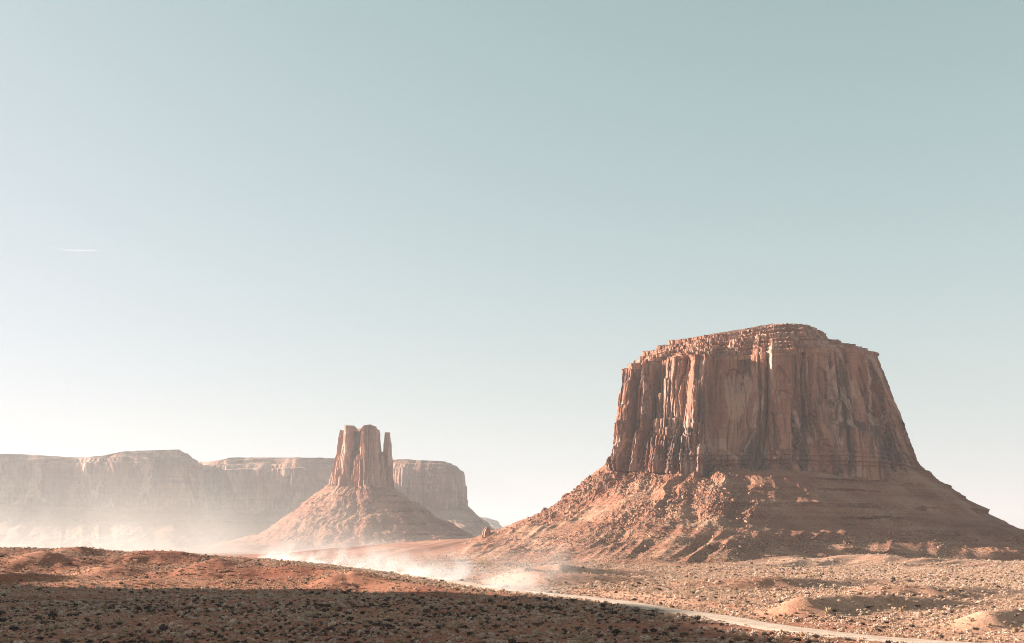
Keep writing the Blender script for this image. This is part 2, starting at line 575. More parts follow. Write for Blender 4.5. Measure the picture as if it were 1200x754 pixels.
    # the bay between the corner and the middle buttress: set back, with a sharp left-facing edge at the buttress
    e1 = 3.78 + 0.06 * perlin(z / 25, 0.2, 0.3, 7) + 0.25 * sstep(0.35, 0.0, zz)
    e2 = 5.98 + 0.05 * perlin(z / 18, 0.7, 0.3, 8) + 0.03 * perlin(z / 5, 0.7, 0.3, 9)
    bay = sstep(e1, e1 + 0.06, tt) * sstep(e2 + 0.02, e2 - 0.02, tt)
    d = d - bay * (8 + 12 * np.clip((e2 - tt) / 2.2, 0, 1)) * (1 - 0.45 * sstep(0.3, 0.0, zz))
    d = d + 4 * np.exp(-np.maximum(tt - e2, 0) / 0.8) * (tt > e2)
    ra = np.random.default_rng(77)
    a0, a1 = np.interp(4.0, t, arc), np.interp(9.6, t, arc)
    for _ in range(20):
        ac, w_, zt, h_, dep = ra.uniform(a0, a1), ra.uniform(8, 24), ra.uniform(0.35, 0.9), ra.uniform(0.35, 0.8), ra.uniform(2.0, 5.0)
        h_ *= w_ / 14
        dz = (zt - zz) / h_
        half = w_ * np.sqrt(np.clip(dz * 3.5, 0, 1)) * (1 + 0.5 * perlin(z / 16, ac, 0.2, 79) + 0.25 * perlin(z / 5, ac, 0.2, 76))
        ins = (dz > 0) * (dz < 1.0 + 0.5 * perlin(aa / 6, ac, 0.4, 78)) * sstep(half, half - 0.8, np.abs(aa - ac - 4 * perlin(z / 40, ac, 0.7, 80)))
        d = d - ins * dep * (1 - left) * sstep(1.1, 0.45, dz)
    for _ in range(22):                                        # deep joints
        ac, w_, dep = ra.uniform(0, a1), ra.uniform(0.9, 1.8), ra.uniform(4, 10)
        z1, z0 = ra.uniform(0.7, 1.05), ra.uniform(-0.1, 0.45)
        dd = aa - ac - 5 * perlin(z / 45, ac, 0.3, 140) - 1.2 * perlin(z / 9, ac, 0.3, 141)
        d = d - dep * np.exp(-(dd / w_) ** 2) * sstep(z1 + 0.03, z1 - 0.03, zz) * sstep(z0 - 0.1, z0 + 0.1, zz)
    # stubby broken columns along the foot of the lit side, thin bedding at the foot and head of the wall
    d = d + left * sstep(0.5, 0.0, zz) * (slabs(aa, z, 6.5, 5, 104, zlo, zlo + 80, 6) - 4)
    foot = sstep(0.17, 0.05, zz)
    d = d + foot * (ledge_push(z, [(113, 1.5, 3), (118, 2.5, 4), (124, 2, 4), (130, 1.5, 4)]) * (1.0 + 0.4 * perlin(aa / 15, z / 9, 0, 81)) - 1)
    head = sstep(0.84, 0.9, zz)
    bed = perlin(aa / 80, z / 2.6, 0.4, 91)
    d = d + head * bed * 0.9 + (1 - head) * bed * 0.1
    d = d - sstep(0.95, 1.0, zz) * left * 4
    P = P + hn * d[..., None]
    link('cliff_wall', mesh_from('cliff_wall', P, grid_quads(*z.shape)), M_ROCK, root)
    edge = P[-1].copy()

    # ---- ledgy cap: steps of rock and rubble up to the summit block
    def stairs(A, B, steps, rows, seed):
        s = np.linspace(0, 1, rows)[:, None] + np.zeros((1, len(t)))
        s = np.clip(s + 0.13 * perlin(arc[None] / 40, s * 3, 0.2, seed) + 0.012 * perlin(arc[None] / 9, s * 3, 0.2, seed + 1) * (s > 0) * (s < 1), 0, 1)
        q = s * steps
        fl, fr = np.floor(np.minimum(q, steps - 1e-6)), q - np.floor(np.minimum(q, steps - 1e-6))
        v = (fl + 0.78 * sstep(0.0, 0.4, fr) + 0.22 * sstep(0.4, 1, fr)) / steps
        h = (fl + sstep(0.32, 1.0, fr)) / steps
        Q = A[None] + (B - A)[None] * h[..., None]
        Q[..., 2] = A[None, :, 2] + (B - A)[None, :, 2] * v
        return Q
    e = edge.copy()
    e[:, 2] = r4[:, 2]
    P = np.concatenate([e[None] - np.array([0, 0, 3.0]), stairs(e, r5, 4, 52, 1)[:-1], stairs(r5, r6, 3, 46, 2)[:-1],
                        between(r6, np.broadcast_to(c7, r6.shape), np.linspace(0, 0.97, 14))])
    x, y, z = P[..., 0], P[..., 1], P[..., 2]
    rowk = np.arange(len(P))[:, None]
    fade = sstep(0, 8, rowk)
    n = hnormals(P)
    n[-16:] = 0
    rough = np.abs(fbm(x / 8, y / 8, z / 6, 4, 131, 0.62))
    blk = slabs(np.broadcast_to(arc, z.shape), z, 7, 3.0, 132, 250, 310, 0) - 1.5
    P = P + n * (fade * (blk + 2.2 * rough - 0.8 + 5.0 * perlin(x / 30, y / 30, z / 90, 133) + 2.0 * perlin(x / 11, y / 11, z / 30, 134)))[..., None]
    P[..., 2] += fade * ((rough - 0.3) * 1.2 + 1.6 * np.maximum(0, perlin(x / 6, y / 6, 0.3, 135)))
    # the lit gully that runs down from the summit block, and the overhanging lip at the right end of the block
    link('cap_rock', mesh_from('cap_rock', P, grid_quads(*z.shape)), M_CAP, root)
    return root, talus, P, t


BIG, TALUS_GRID, CAP_GRID, BIG_T = build_big_butte()


def ellipse(u, v, Y, ru, depth, z=None):
    """Sixteen stations round an ellipse ru pixels wide (half) and depth metres deep (half); station 0 is the left silhouette."""
    c = at(u, v, Y)
    rx = ru * Y / (F_PX * CP)
    out = []
    for k in range(K):
        a = math.pi + k * math.pi / 10 if k <= 10 else 2 * math.pi + (k - 10) * math.pi / 6
        out.append((c[0] + rx * math.cos(a), Y + depth * math.sin(a), c[2] if z is None else z))
    return np.array(out)


def simple_loft(rings, rows, t, amp, seed, stack=1.0, lean=None):
    """Cliff-like body through several rings, roughened with slabs and noise, closed on top."""
    rr = [spline(R, t) for R in rings]
    P = np.concatenate([between(rr[i], rr[i + 1], np.linspace(0, 1, rows[i] + 1)[(0 if i == 0 else 1):]) for i in range(len(rr) - 1)])
    arc = np.concatenate([[0], np.cumsum(np.linalg.norm(np.diff(rr[0][:, :2], axis=0), axis=1))])
    x, y, z = P[..., 0], P[..., 1], P[..., 2]
    aa = np.broadcast_to(arc, z.shape)
    zlo, zhi = z.min(), z.max()
    hn = hnormals(P)
    d = 0
    for i, (w, A, Pp) in enumerate(amp):
        d = d + slabs(aa, z, w, A, seed + i, zlo, zhi, Pp) - A * 0.85 - Pp * 0.35
    d = d + fbm(x / 12, y / 12, z / 30, 3, seed + 9) * 1.5 * stack
    P = P + hn * d[..., None]
    top = P[-1]
    c = top.mean(0)
    c[2] = top[:, 2].min()
    lid = between(top, np.broadcast_to(c, top.shape), np.linspace(0, 0.96, 8)[1:])
    lid[..., 2] += 2.0 * stack * perlin(lid[..., 0] / 18, lid[..., 1] / 18, 0.3, seed + 11)
    return np.concatenate([P, lid])


def build_spired_butte():
    Y = 2800
    root = thing('sandstone_butte', 'slender red butte with a thin rock spire beside it on a cone shaped skirt', 'butte', (at(425, 640, Y)[0], Y, 0))
    t = columns([22, 26, 30, 30, 30, 30, 30, 30, 28, 22, 12, 6, 5, 5, 6, 12])
    base = [(386, 577), (389, 577), (397, 577), (405, 577), (411, 577), (414.5, 577), (423, 577), (434, 577), (444, 577), (450, 577), (452, 577)]
    yb = [2800, 2784, 2764, 2754, 2766, 2774, 2732, 2722, 2736, 2764, 2800]
    back = [(449, 2850), (440, 2885), (420, 2895), (400, 2885), (389, 2850)]
    mid = [(392, 540), (394, 540), (399, 540), (406, 540), (412.5, 540), (415.5, 540), (423, 540), (433, 540), (443, 540), (447, 540), (448, 540)]
    top = [(398.5, 504), (400, 501), (404, 499), (409, 498), (413.5, 499), (416.5, 504.5), (423.5, 499.5), (433, 497), (442, 499), (446, 503), (447, 508)]
    bks = [(446, 504), (438, 503), (420, 503), (408, 502), (400, 504)]

    def mk(fr, dy, bk_v, shrink):
        pts = [(u, v, y + dy) for (u, v), y in zip(fr, yb)]
        for i, (bu, by) in enumerate(back):
            pts.append((bks[i][0] * shrink + bu * (1 - shrink), bk_v if bk_v else bks[i][1], by - dy))
        return ring(pts)
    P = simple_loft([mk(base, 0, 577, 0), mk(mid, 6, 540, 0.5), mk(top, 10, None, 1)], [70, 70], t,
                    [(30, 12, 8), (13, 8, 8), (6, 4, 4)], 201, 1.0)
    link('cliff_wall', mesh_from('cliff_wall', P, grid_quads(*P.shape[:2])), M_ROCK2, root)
    t2 = columns([8] * 10 + [4] * 6)
    P = simple_loft([ellipse(454.4, 580, 2790, 6.3, 18), ellipse(454.4, 545, 2790, 5.7, 14), ellipse(453.9, 522, 2790, 4.9, 11),
                     ellipse(453.8, 513, 2790, 3.7, 8), ellipse(453.9, 507, 2790, 3.3, 6)], [40, 30, 10, 6], t2, [(9, 2.2, 2), (4, 1.2, 1)], 221, 0.6)
    link('rock_spire', mesh_from('rock_spire', P, grid_quads(*P.shape[:2])), M_ROCK2, root)
    P = simple_loft([ellipse(445.5, 580, 2762, 6.5, 22), ellipse(446.5, 556, 2766, 4.6, 16), ellipse(447.8, 530, 2772, 2.0, 9)], [30, 24], t2, [(9, 4, 4), (4, 2, 2)], 231, 0.7)
    link('buttress', mesh_from('buttress', P, grid_quads(*P.shape[:2])), M_ROCK2, root)
    # the skirt
    R0 = ring([('z', 215, 2800, -6), ('z', 235, 2560, -6), ('z', 280, 2420, -6), ('z', 330, 2350, -6), ('z', 380, 2310, -6), ('z', 430, 2300, -6),
               ('z', 480, 2310, -6), ('z', 530, 2350, -6), ('z', 570, 2430, -6), ('z', 590, 2580, -6), ('z', 600, 2800, -6), ('z', 585, 3080, -6),
               ('z', 530, 3260, -6), ('z', 430, 3320, -6), ('z', 320, 3260, -6), ('z', 240, 3080, -6)])
    R1 = ring([(302, 630, 2800), (312, 633, 2660), (333, 635, 2560), (352, 636, 2520), (385, 636, 2490), (420, 636, 2480), (455, 636, 2490),
               (490, 635, 2520), (522, 633, 2580), (540, 630, 2680), (546, 627, 2800), (530, 627, 2980), (490, 627, 3080), (420, 627, 3110),
               (350, 627, 3080), (314, 627, 2980)])
    R2 = ring([(346, 601, 2800), (353, 603, 2730), (365, 605, 2670), (378, 606, 2640), (400, 606, 2625), (424, 606, 2618), (450, 606, 2624),
               (470, 605, 2645), (486, 603, 2680), (493, 602, 2730), (496, 601, 2800), (486, 601, 2900), (462, 601, 2950), (420, 601, 2970),
               (380, 601, 2950), (355, 601, 2900)])
    R3 = ring([(379, 573, 2800), (383, 574, 2756), (393, 575, 2730), (405, 575, 2718), (415, 575, 2716), (424, 575, 2712), (434, 575, 2706),
               (445, 575, 2718), (455, 575, 2735), (461, 574, 2764), (463, 574, 2800), (460, 574, 2860), (446, 573, 2900), (420, 573, 2912),
               (396, 573, 2898), (382, 573, 2858)])
    t = columns([24, 26, 28, 28, 28, 28, 28, 28, 26, 24, 12, 6, 5, 5, 6, 12])
    a, b, c, d_ = [spline(R, t) for R in (R0, R1, R2, R3)]
    P = np.concatenate([between(a, b, np.linspace(0, 1, 26)[:-1]), between(b, c, np.linspace(0, 1, 50)[:-1]), between(c, d_, np.linspace(0, 1.15, 50))])
    for _ in range(4):
        P[1:-1] = 0.25 * P[:-2] + 0.5 * P[1:-1] + 0.25 * P[2:]
    x, y, z = P[..., 0], P[..., 1], P[..., 2]
    arc = np.concatenate([[0], np.cumsum(np.linalg.norm(np.diff(c[:, :2], axis=0), axis=1))])
    aa = np.broadcast_to(arc, z.shape)
    tt = np.broadcast_to(t, z.shape)
    right = sstep(4.8, 6.2, tt) * sstep(15.6, 14, tt)
    n, hn = normals(P), hnormals(P)
    gul = ridged(aa / 30 + 0.8 * perlin(x / 90, y / 90, z / 60, 306), z / 150, 0.2, 3, 305) - 0.55
    d = gul * (6 - 4 * right) * sstep(0, 30, z) + fbm(x / 75, y / 75, z / 75, 3, 311) * 8 + np.abs(fbm(x / 14, y / 14, z / 14, 3, 312)) * 3
    P = P + n * d[..., None]
    z2 = P[..., 2]
    lm = np.clip(0.6 + perlin(aa / 50, 0.3, 0.1, 371) + 0.4 * perlin(aa / 16, z / 30, 0.1, 372), 0, 1.3)
    P = P + hn * (ledge_push(z2, [(40, 10, 10), (62, 6, 10), (92, 9, 14), (112, 6, 10), (128, 5, 8)]) * lm * (0.45 + 0.75 * right))[..., None]
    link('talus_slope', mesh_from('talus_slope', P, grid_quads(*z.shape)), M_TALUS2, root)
    return root


build_spired_butte()


def build_mesa(label, top, bot, foot, weights, seed, k=1.0, level=True, name='mesa'):
    """Wide flat mesa: rings for the foot of its skirt, the foot of the cliff and the cliff's edge."""
    pos = top[:, :].mean(0)
    if level:
        top[11:, 2] = top[1:11, 2].min() - 6
    root = thing(name, label, 'mesa', (pos[0], pos[1], 0))
    t = columns(weights)
    f, b, c = spline(foot, t), spline(bot, t), spline(top, t)
    arc = np.concatenate([[0], np.cumsum(np.linalg.norm(np.diff(b[:, :2], axis=0), axis=1))])
    P = between(f, b, np.linspace(0, 1.06, 46))
    P[1:-1, :, 2] -= (18 * k * np.sin(np.linspace(0, 1, 46) * math.pi))[1:-1, None]
    x, y, z = P[..., 0], P[..., 1], P[..., 2]
    aa = np.broadcast_to(arc, z.shape)
    n, hn = normals(P), hnormals(P)
    d = (ridged(aa / (60 * k), z / 300, 0.2, 3, seed) - 0.5) * 9 * k + fbm(x / (60 * k), y / (60 * k), z / 60, 3, seed + 1) * 8 * k
    P = P + n * d[..., None]
    lm = np.clip(0.5 + perlin(aa / (90 * k), 0.3, 0.1, seed + 2), 0, 1.2)
    P = P + hn * (ledge_push(P[..., 2], [(45, 14 * k, 20), (100, 16 * k, 20)]) * lm)[..., None]
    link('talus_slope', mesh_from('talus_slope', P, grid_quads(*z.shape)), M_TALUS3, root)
    P = between(b, c, np.linspace(-0.08, 1, 70))
    x, y, z = P[..., 0], P[..., 1], P[..., 2]
    aa = np.broadcast_to(arc, z.shape)
    hn = hnormals(P)
    zlo, zhi = z.min(), z.max()
    zz = (z - zlo) / (zhi - zlo)
    d = (slabs(aa, z, 70 * k, 12 * k, seed + 3, zlo, zhi, 6 * k) + slabs(aa, z, 24 * k, 7 * k, seed + 4, zlo, zhi, 5 * k) + slabs(aa, z, 10 * k, 4 * k, seed + 5, zlo, zhi, 3 * k)) * sstep(0.95, 0.75, zz)
    d = d + fbm(x / (160 * k), y / (160 * k), z / 400, 3, seed + 6) * 20 * k
    st = zz + 0.02 * perlin(aa / (70 * k), 0.4, 0.2, seed + 9)
    d = d - 20 * k - 14 * k * (sstep(0.765, 0.775, st) + sstep(0.85, 0.86, st) + sstep(0.94, 0.95, st)) - 8 * k * sstep(0.75, 1.0, zz) + perlin(aa / (120 * k), z / 7, 0.2, seed + 7) * 5 * k * sstep(0.7, 0.8, zz)
    P = P + hn * d[..., None]
    top_ring = P[-1]
    c0 = top_ring.mean(0)
    lid = between(top_ring, np.broadcast_to(c0, top_ring.shape), np.array([0.012, 0.05, 0.2, 0.6, 0.97]))
    fl = np.array([0, 0.05, 0.4, 1, 1])[:, None]
    lid[..., 2] = top_ring[None, :, 2] * (1 - fl) + (top_ring[:, 2].min() - 6) * fl + np.array([0, 1, 1, 0, 0])[:, None] + 2.5 * k * perlin(lid[..., 0] / 40, lid[..., 1] / 40, 0.1, seed + 8)
    P = np.concatenate([P, lid])
    link('cliff_wall', mesh_from('cliff_wall', P, grid_quads(*P.shape[:2])), M_ROCK3, root)
    return root


# right-hand mesa, partly behind the spired butte; its sheer right end stands clear against the sky
mt = [(196, 541, 4950), (205, 541, 4800), (236, 540, 4660), (256, 535.5, 4600), (300, 535, 4600), (345, 535, 4570), (390, 536, 4600), (440, 537, 4590), (490, 538.5, 4545),
      (524, 540, 4540), (538, 541, 4600), (541, 541, 4850), (538, 540, 5150), (480, 538, 5350), (390, 537, 5400), (300, 537, 5350), (205, 541, 5250)]
mb = [(192, 598, 4950), (203, 598, 4780), (236, 598, 4620), (258, 598, 4560), (298, 598, 4560), (345, 598, 4530), (390, 598, 4560), (440, 597, 4550), (492, 596, 4500),
      (527, 595, 4495), (541, 594, 4560), (545, 593, 4850), (542, 593, 5180), (484, 593, 5400), (390, 593, 5450), (298, 593, 5400), (200, 595, 5260)]
mf = [('z', 150, 4950, -5), ('z', 170, 4400, -5), ('z', 225, 4200, -5), ('z', 255, 4120, -5), ('z', 290, 4100, -5), ('z', 345, 4080, -5), ('z', 390, 4080, -5), ('z', 450, 4080, -5),
      ('z', 500, 4060, -5), ('z', 565, 4070, -5), ('z', 608, 4250, -5), ('z', 615, 4850, -5), ('z', 600, 5500, -5), ('z', 500, 5900, -5), ('z', 390, 5950, -5),
      ('z', 280, 5900, -5), ('z', 150, 5400, -5)]
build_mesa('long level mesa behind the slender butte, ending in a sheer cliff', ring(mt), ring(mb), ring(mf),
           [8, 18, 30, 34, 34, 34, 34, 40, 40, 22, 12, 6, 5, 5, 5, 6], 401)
# left-hand mesa, running out of the picture
mt = [(-330, 538, 4725), (-300, 537, 4455), (-200, 536, 4410), (-100, 536, 4392), (0, 534, 4374), (14, 531, 4392), (80, 535, 4410), (112, 533.5, 4383),
      (150, 528, 4365), (217, 525.5, 4392), (235, 531, 4500), (230, 536, 4770), (150, 532, 5040), (0, 533, 5130), (-150, 534, 5040), (-300, 537, 4950)]
mb = [(-340, 592, 4725), (-305, 592, 4419), (-200, 592, 4374), (-100, 592, 4356), (0, 592, 4338), (18, 592, 4356), (70, 592, 4374), (115, 592, 4347),
      (165, 592, 4329), (214, 592, 4356), (237, 592, 4500), (236, 592, 4806), (152, 592, 5085), (0, 592, 5175), (-152, 592, 5085), (-306, 592, 4986)]
mf = [('z', -400, 4725, -5), ('z', -340, 4050, -5), ('z', -220, 3978, -5), ('z', -110, 3960, -5), ('z', -10, 3942, -5), ('z', 25, 3942, -5), ('z', 80, 3951, -5),
      ('z', 130, 3942, -5), ('z', 185, 3933, -5), ('z', 250, 4005, -5), ('z', 290, 4500, -5), ('z', 285, 5040, -5), ('z', 170, 5490, -5), ('z', 0, 5580, -5),
      ('z', -170, 5490, -5), ('z', -340, 5310, -5)]
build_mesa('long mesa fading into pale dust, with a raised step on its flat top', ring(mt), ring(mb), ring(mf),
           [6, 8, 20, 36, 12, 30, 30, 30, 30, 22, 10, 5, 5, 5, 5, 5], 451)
# far blue mesa seen through the gap
mt = [(548, 611, 9600), (552, 608, 9450), (556, 606.5, 9400), (560, 606, 9380), (564, 606, 9380), (568, 606.5, 9380), (572, 607, 9380), (575, 608, 9390), (577, 609, 9400), (579, 610, 9450),
      (580, 611, 9600), (579, 610, 9800), (572, 608, 9900), (562, 607, 9950), (556, 607, 9900), (549, 609, 9800)]
mb = [(546, 613, 9600), (550, 613, 9430), (555, 613, 9380), (560, 613, 9360), (564, 613, 9360), (568, 613, 9360), (573, 613, 9360), (577, 613, 9370), (580, 613, 9380), (582, 613, 9430),
      (583, 613, 9600), (582, 613, 9820), (574, 613, 9920), (562, 613, 9970), (555, 613, 9920), (547, 613, 9820)]
mf = [('z', 520, 9600, -5), ('z', 525, 9150, -5), ('z', 535, 9050, -5), ('z', 548, 9000, -5), ('z', 560, 9000, -5), ('z', 570, 9000, -5), ('z', 580, 9000, -5), ('z', 590, 9020, -5),
      ('z', 602, 9060, -5), ('z', 612, 9200, -5), ('z', 616, 9600, -5), ('z', 612, 10000, -5), ('z', 590, 10150, -5), ('z', 562, 10200, -5), ('z', 540, 10150, -5), ('z', 522, 10000, -5)]
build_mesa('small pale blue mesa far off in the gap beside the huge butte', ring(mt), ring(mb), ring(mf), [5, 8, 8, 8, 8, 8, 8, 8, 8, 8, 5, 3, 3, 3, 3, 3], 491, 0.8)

# the mesa beside the overlook, left of the picture: its long shadow lies over the near scrub
dS = np.array([-TO_SUN.x, -TO_SUN.y])
dS /= np.linalg.norm(dS)
nS = np.array([-dS[1], dS[0]])
tanS = math.tan(SUN_EL)
P_C = -540.0
edge_px = [(0, 688), (350, 693), (600, 700), (760, 708), (850, 722), (1000, 747)]
edge_w = [np.array(flat(u, v)[:2]) for u, v in edge_px]
tips = [(float(e @ nS), float(e @ dS) - (0.0 if e[1] > 395 else 9.0 if e[1] > 300 else 18.0)) for e in edge_w] + [(225, 38), (150, 70), (40, 110)]


def pq(p, q, z):
    return (p * dS[0] + q * nS[0], p * dS[1] + q * nS[1], z)


crest = [pq(P_C, q, (p - P_C) * tanS) for q, p in tips]
t_ring = np.array(crest + [pq(P_C - 60, 0, 190), pq(P_C - 200, 0, 180), pq(P_C - 320, 80, 165), pq(P_C - 340, 200, 150), pq(P_C - 320, 340, 110), pq(P_C - 200, 460, 80), pq(P_C - 60, 505, 74)])
b_ring = t_ring * 1.0
b_ring[:, 2] = 40
cen = t_ring.mean(0)
f_ring = cen + (t_ring - cen) * np.array([1.18, 1.18, 1])
f_ring[:, 2] = -5
t_ring, b_ring, f_ring = t_ring[::-1], b_ring[::-1], f_ring[::-1]
side = build_mesa('mesa beside the overlook whose long shadow falls over the near scrub', t_ring, b_ring, f_ring, [16] * 16, 521, 0.3, False)

# ------------------------------------------------------------------ terrain
road_px = [(1200, 762), (1130, 754.5), (1080, 751), (1010, 746), (950, 739.5), (900, 733), (850, 724), (790, 713), (740, 705), (690, 698.5), (640, 693.5), (580, 688),
           (500, 676.5), (430, 666), (350, 658.5), (300, 655)]
ROAD = np.array([flat(u, v)[:2] for u, v in road_px])
ROAD = np.concatenate([[ROAD[0] + (ROAD[0] - ROAD[1]) * 6], ROAD, [(-520, 1750), (-900, 2300)]])


def resample(L, step):
    q = [L[0]]
    n = len(L)
    out = []
    for i in range(n - 1):
        p0, p1, p2, p3 = L[max(i - 1, 0)], L[i], L[i + 1], L[min(i + 2, n - 1)]
        m = max(2, int(np.linalg.norm(p2 - p1) / step))
        for f in np.arange(m) / m:
            out.append(0.5 * (2 * p1 + (p2 - p0) * f + (2 * p0 - 5 * p1 + 4 * p2 - p3) * f * f + (3 * p1 - p0 - 3 * p2 + p3) * f ** 3))
    out.append(L[-1])
    return np.array(out)


ROAD_L = resample(ROAD, 3.0)


def dist_poly(x, y, L):
    """Distance to polyline L, the signed side and the parameter of the nearest point."""
    best = np.full(x.shape, 1e9)
    side_ = np.zeros(x.shape)
    par = np.zeros(x.shape)
    for i in range(len(L) - 1):
        a, b = L[i], L[i + 1]
        ab = b - a
        f = np.clip(((x - a[0]) * ab[0] + (y - a[1]) * ab[1]) / (ab @ ab), 0, 1)
        dx, dy = x - a[0] - f * ab[0], y - a[1] - f * ab[1]
        d = np.hypot(dx, dy)
        m = d < best
        best = np.where(m, d, best)
        side_ = np.where(m, (ab[0] * dy - ab[1] * dx) / (math.sqrt(ab @ ab) * np.maximum(d, 1e-6)), side_)
        par = np.where(m, i + f, par)
    return best, side_, par


# left hill: its crest as seen from the camera (u, v, Y)
hill_c = [(-500, 634, 820), (-200, 638, 810), (0, 641, 790), (150, 645, 770), (300, 654, 720), (370, 661, 640), (420, 671, 570), (470, 681, 530), (520, 687.5, 500), (600, 696, 470), (700, 700, 440)]
hill_t = np.array([(u - 600) / (F_PX * CP) for u, v, Y in hill_c])
hill_Y = np.array([Y for u, v, Y in hill_c], float)
hill_z = np.array([max(0.0, at(u, v, Y)[2]) for u, v, Y in hill_c])
# ridges on the plain: pixel polyline (traced on the level plain), height, half width on the left side, on the right side
ridge_px = [([(585, 664, 592), (640, 668, 582), (690, 672, 585), (735, 676.5, 596), (772, 681, 610)], 55, 11),
            ([(650, 660.5, 695), (720, 666, 708), (790, 673, 730)], 50, 11),
            ([(905, 704, 345), (938, 698, 345), (1000, 698.5, 362), (1075, 700.5, 385), (1130, 704, 402)], 15, 8),
            ([(1140, 717, 292), (1175, 716, 300), (1215, 719, 312)], 8, 7),
            ([(905, 674, 545), (970, 677, 575), (1040, 681, 610)], 45, 11),
            ([(1080, 688, 430), (1150, 691, 455), (1230, 694, 482)], 36, 10)]
ridges = [(np.array([at(*q)[:2] for q in L]), np.array([at(*q)[2] for q in L]), wl, wr) for L, wl, wr in ridge_px]
ridges = [(resample(L, 12.0), h, len(h), wl, wr) for L, h, wl, wr in ridges]
# mounds on the left hill: pixel, distance, height, radius across, radius along
mounds = [(150, 666, 610, 6.5, 17, 26), (60, 658, 660, 4.5, 22, 30), (262, 664, 620, 5.0, 20, 28), (25, 676, 570, 3.2, 22, 16), (215, 683, 560, 3.0, 40, 10),
          (75, 680, 575, 2.6, 26, 9), (405, 677, 535, 5.0, 14, 22), (330, 668, 600, 3.5, 24, 22), (110, 650, 720, 4.0, 26, 24), (210, 655, 690, 4.0, 24, 24)]


def road_drop(y):
    """The road runs in a shallow cut where it passes the near scrub."""
    return -0.75 * sstep(330, 390, y) * sstep(640, 560, y)


def ground_z(x, y, fine=True):
    x, y = np.asarray(x, float), np.asarray(y, float)
    r = np.hypot(x, y)
    ys = np.maximum(y, 1.0)
    th = np.clip(x / ys, -3, 3)
    z = 1.1 * fbm(x / 90, y / 90, 0.5, 4, 601) + 2.2 * perlin(x / 420, y / 420, 0.2, 611) * sstep(400, 900, r)
    # overlook under the camera
    z = z + 19.0 * np.exp(-(r / 48.0) ** 2)
    # left hill
    hz, hY = np.interp(th, hill_t, hill_z), np.interp(th, hill_t, hill_Y)
    start = np.minimum(hY - 60, 520)
    up = sstep(0, 1, (y - start) / np.maximum(hY - start, 1))
    dn = 1 - sstep(0, 1, (y - hY) / 170.0)
    hill = hz * np.where(y < hY, up, dn) * (y > 100)
    z = z + hill
    z = z + np.minimum(hill / 12.0, 1) * (3.4 * fbm(x / 26, y / 40, 0.1, 3, 621) + 6.0 * perlin(x / 60, y / 90, 0.1, 622)) * sstep(0, 1, (hY - y) / 120)
    for (u, v, Y, h, rx, ry) in mounds:
        cx = (u - 600) * Y / (F_PX * CP)
        z = z + h * np.exp(-((x - cx) / rx) ** 2 - ((y - Y) / ry) ** 2)
    near = (r > 150) & (r < 1500) & (y > 0)
    if near.any():
        xn, yn = x[near], y[near]
        add = np.zeros(xn.shape)
        wob = 3.5 * perlin(xn / 34, yn / 34, 0.3, 631)
        for L, h, nh, wl, wr in ridges:
            d, s, par = dist_poly(xn + wob, yn - wob, L)
            par = par * (nh - 1) / (len(L) - 1)
            turn = -s if L[-1][1] > L[0][1] else s
            w = wr + (wl - wr) * sstep(0.6, -1.0, turn)
            hh = np.interp(par, np.arange(len(h)), h)
            add = np.maximum(add, hh * np.exp(-(d / w) ** 2) * (0.92 + 0.2 * perlin(xn / 35, yn / 35, 0.2, 641)))
        z[near] += add
    # sand apron between the two buttes, with ribs that run towards the camera
    ap = np.exp(-((x + 95) / 190.0) ** 2 - ((y - 1620) / 230.0) ** 2) * 21 + np.exp(-((x - 20) / 120.0) ** 2 - ((y - 1560) / 200.0) ** 2) * 8
    rib = ridged((x - 0.42 * y) / 46, y / 420, 0.0, 2, 651) - 0.45
    z = z + ap + sstep(1.5, 9, ap) * rib * 5.5
    # low bare ribs of sand along the foot of the huge butte
    ft = sstep(880, 990, y) * sstep(1420, 1200, y) * sstep(-160, -40, x) * sstep(470, 380, x)
    z = z + ft * (ridged((x - 0.55 * y) / 44, y / 260, 0.0, 2, 655) - 0.42) * 7.0
    # rills and hummocks close by
    z = z + 0.22 * fbm(x / 7, y / 7, 0.7, 3, 661) * sstep(1300, 700, r)
    # the plain rises gently to the right foot of the huge butte
    z = z + 7.0 * np.exp(-((x - 290) / 190.0) ** 2) * sstep(930, 1200, y) * (y < 2600)
    # road bed
    nr = (r < 2600) & (y > -50)
    if nr.any():
        d, s, par = dist_poly(x[nr], y[nr], ROAD_L[::4])
        w = sstep(26, 8.5, d)
        z[nr] = z[nr] * (1 - w) + w * (-0.25 + road_drop(y[nr]))
    return z


def build_ground():
    tl = np.radians(np.concatenate([np.linspace(-180, -40, 50)[:-1], np.linspace(-40, -25.2, 40)[:-1], np.linspace(-25.2, 25.2, 660)[:-1], np.linspace(25.2, 40, 30)[:-1], np.linspace(40, 180, 50)[:-1]]))
    rr = np.concatenate([[0.05], np.geomspace(6, 150, 36)[:-1], np.geomspace(150, 1100, 560)[:-1], np.geomspace(1100, 2000, 90)[:-1], np.geomspace(2000, 12300, 50)])
    Rr, T = np.meshgrid(rr, tl, indexing='ij')
    x, y = Rr * np.sin(T), Rr * np.cos(T)
    z = ground_z(x, y)
    P = np.stack([x, y, z], -1)
    q = grid_quads(*z.shape)[:, ::-1]
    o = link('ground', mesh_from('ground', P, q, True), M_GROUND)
    tag(o, 'red desert plain dotted with scrub', kind='structure')


build_ground()


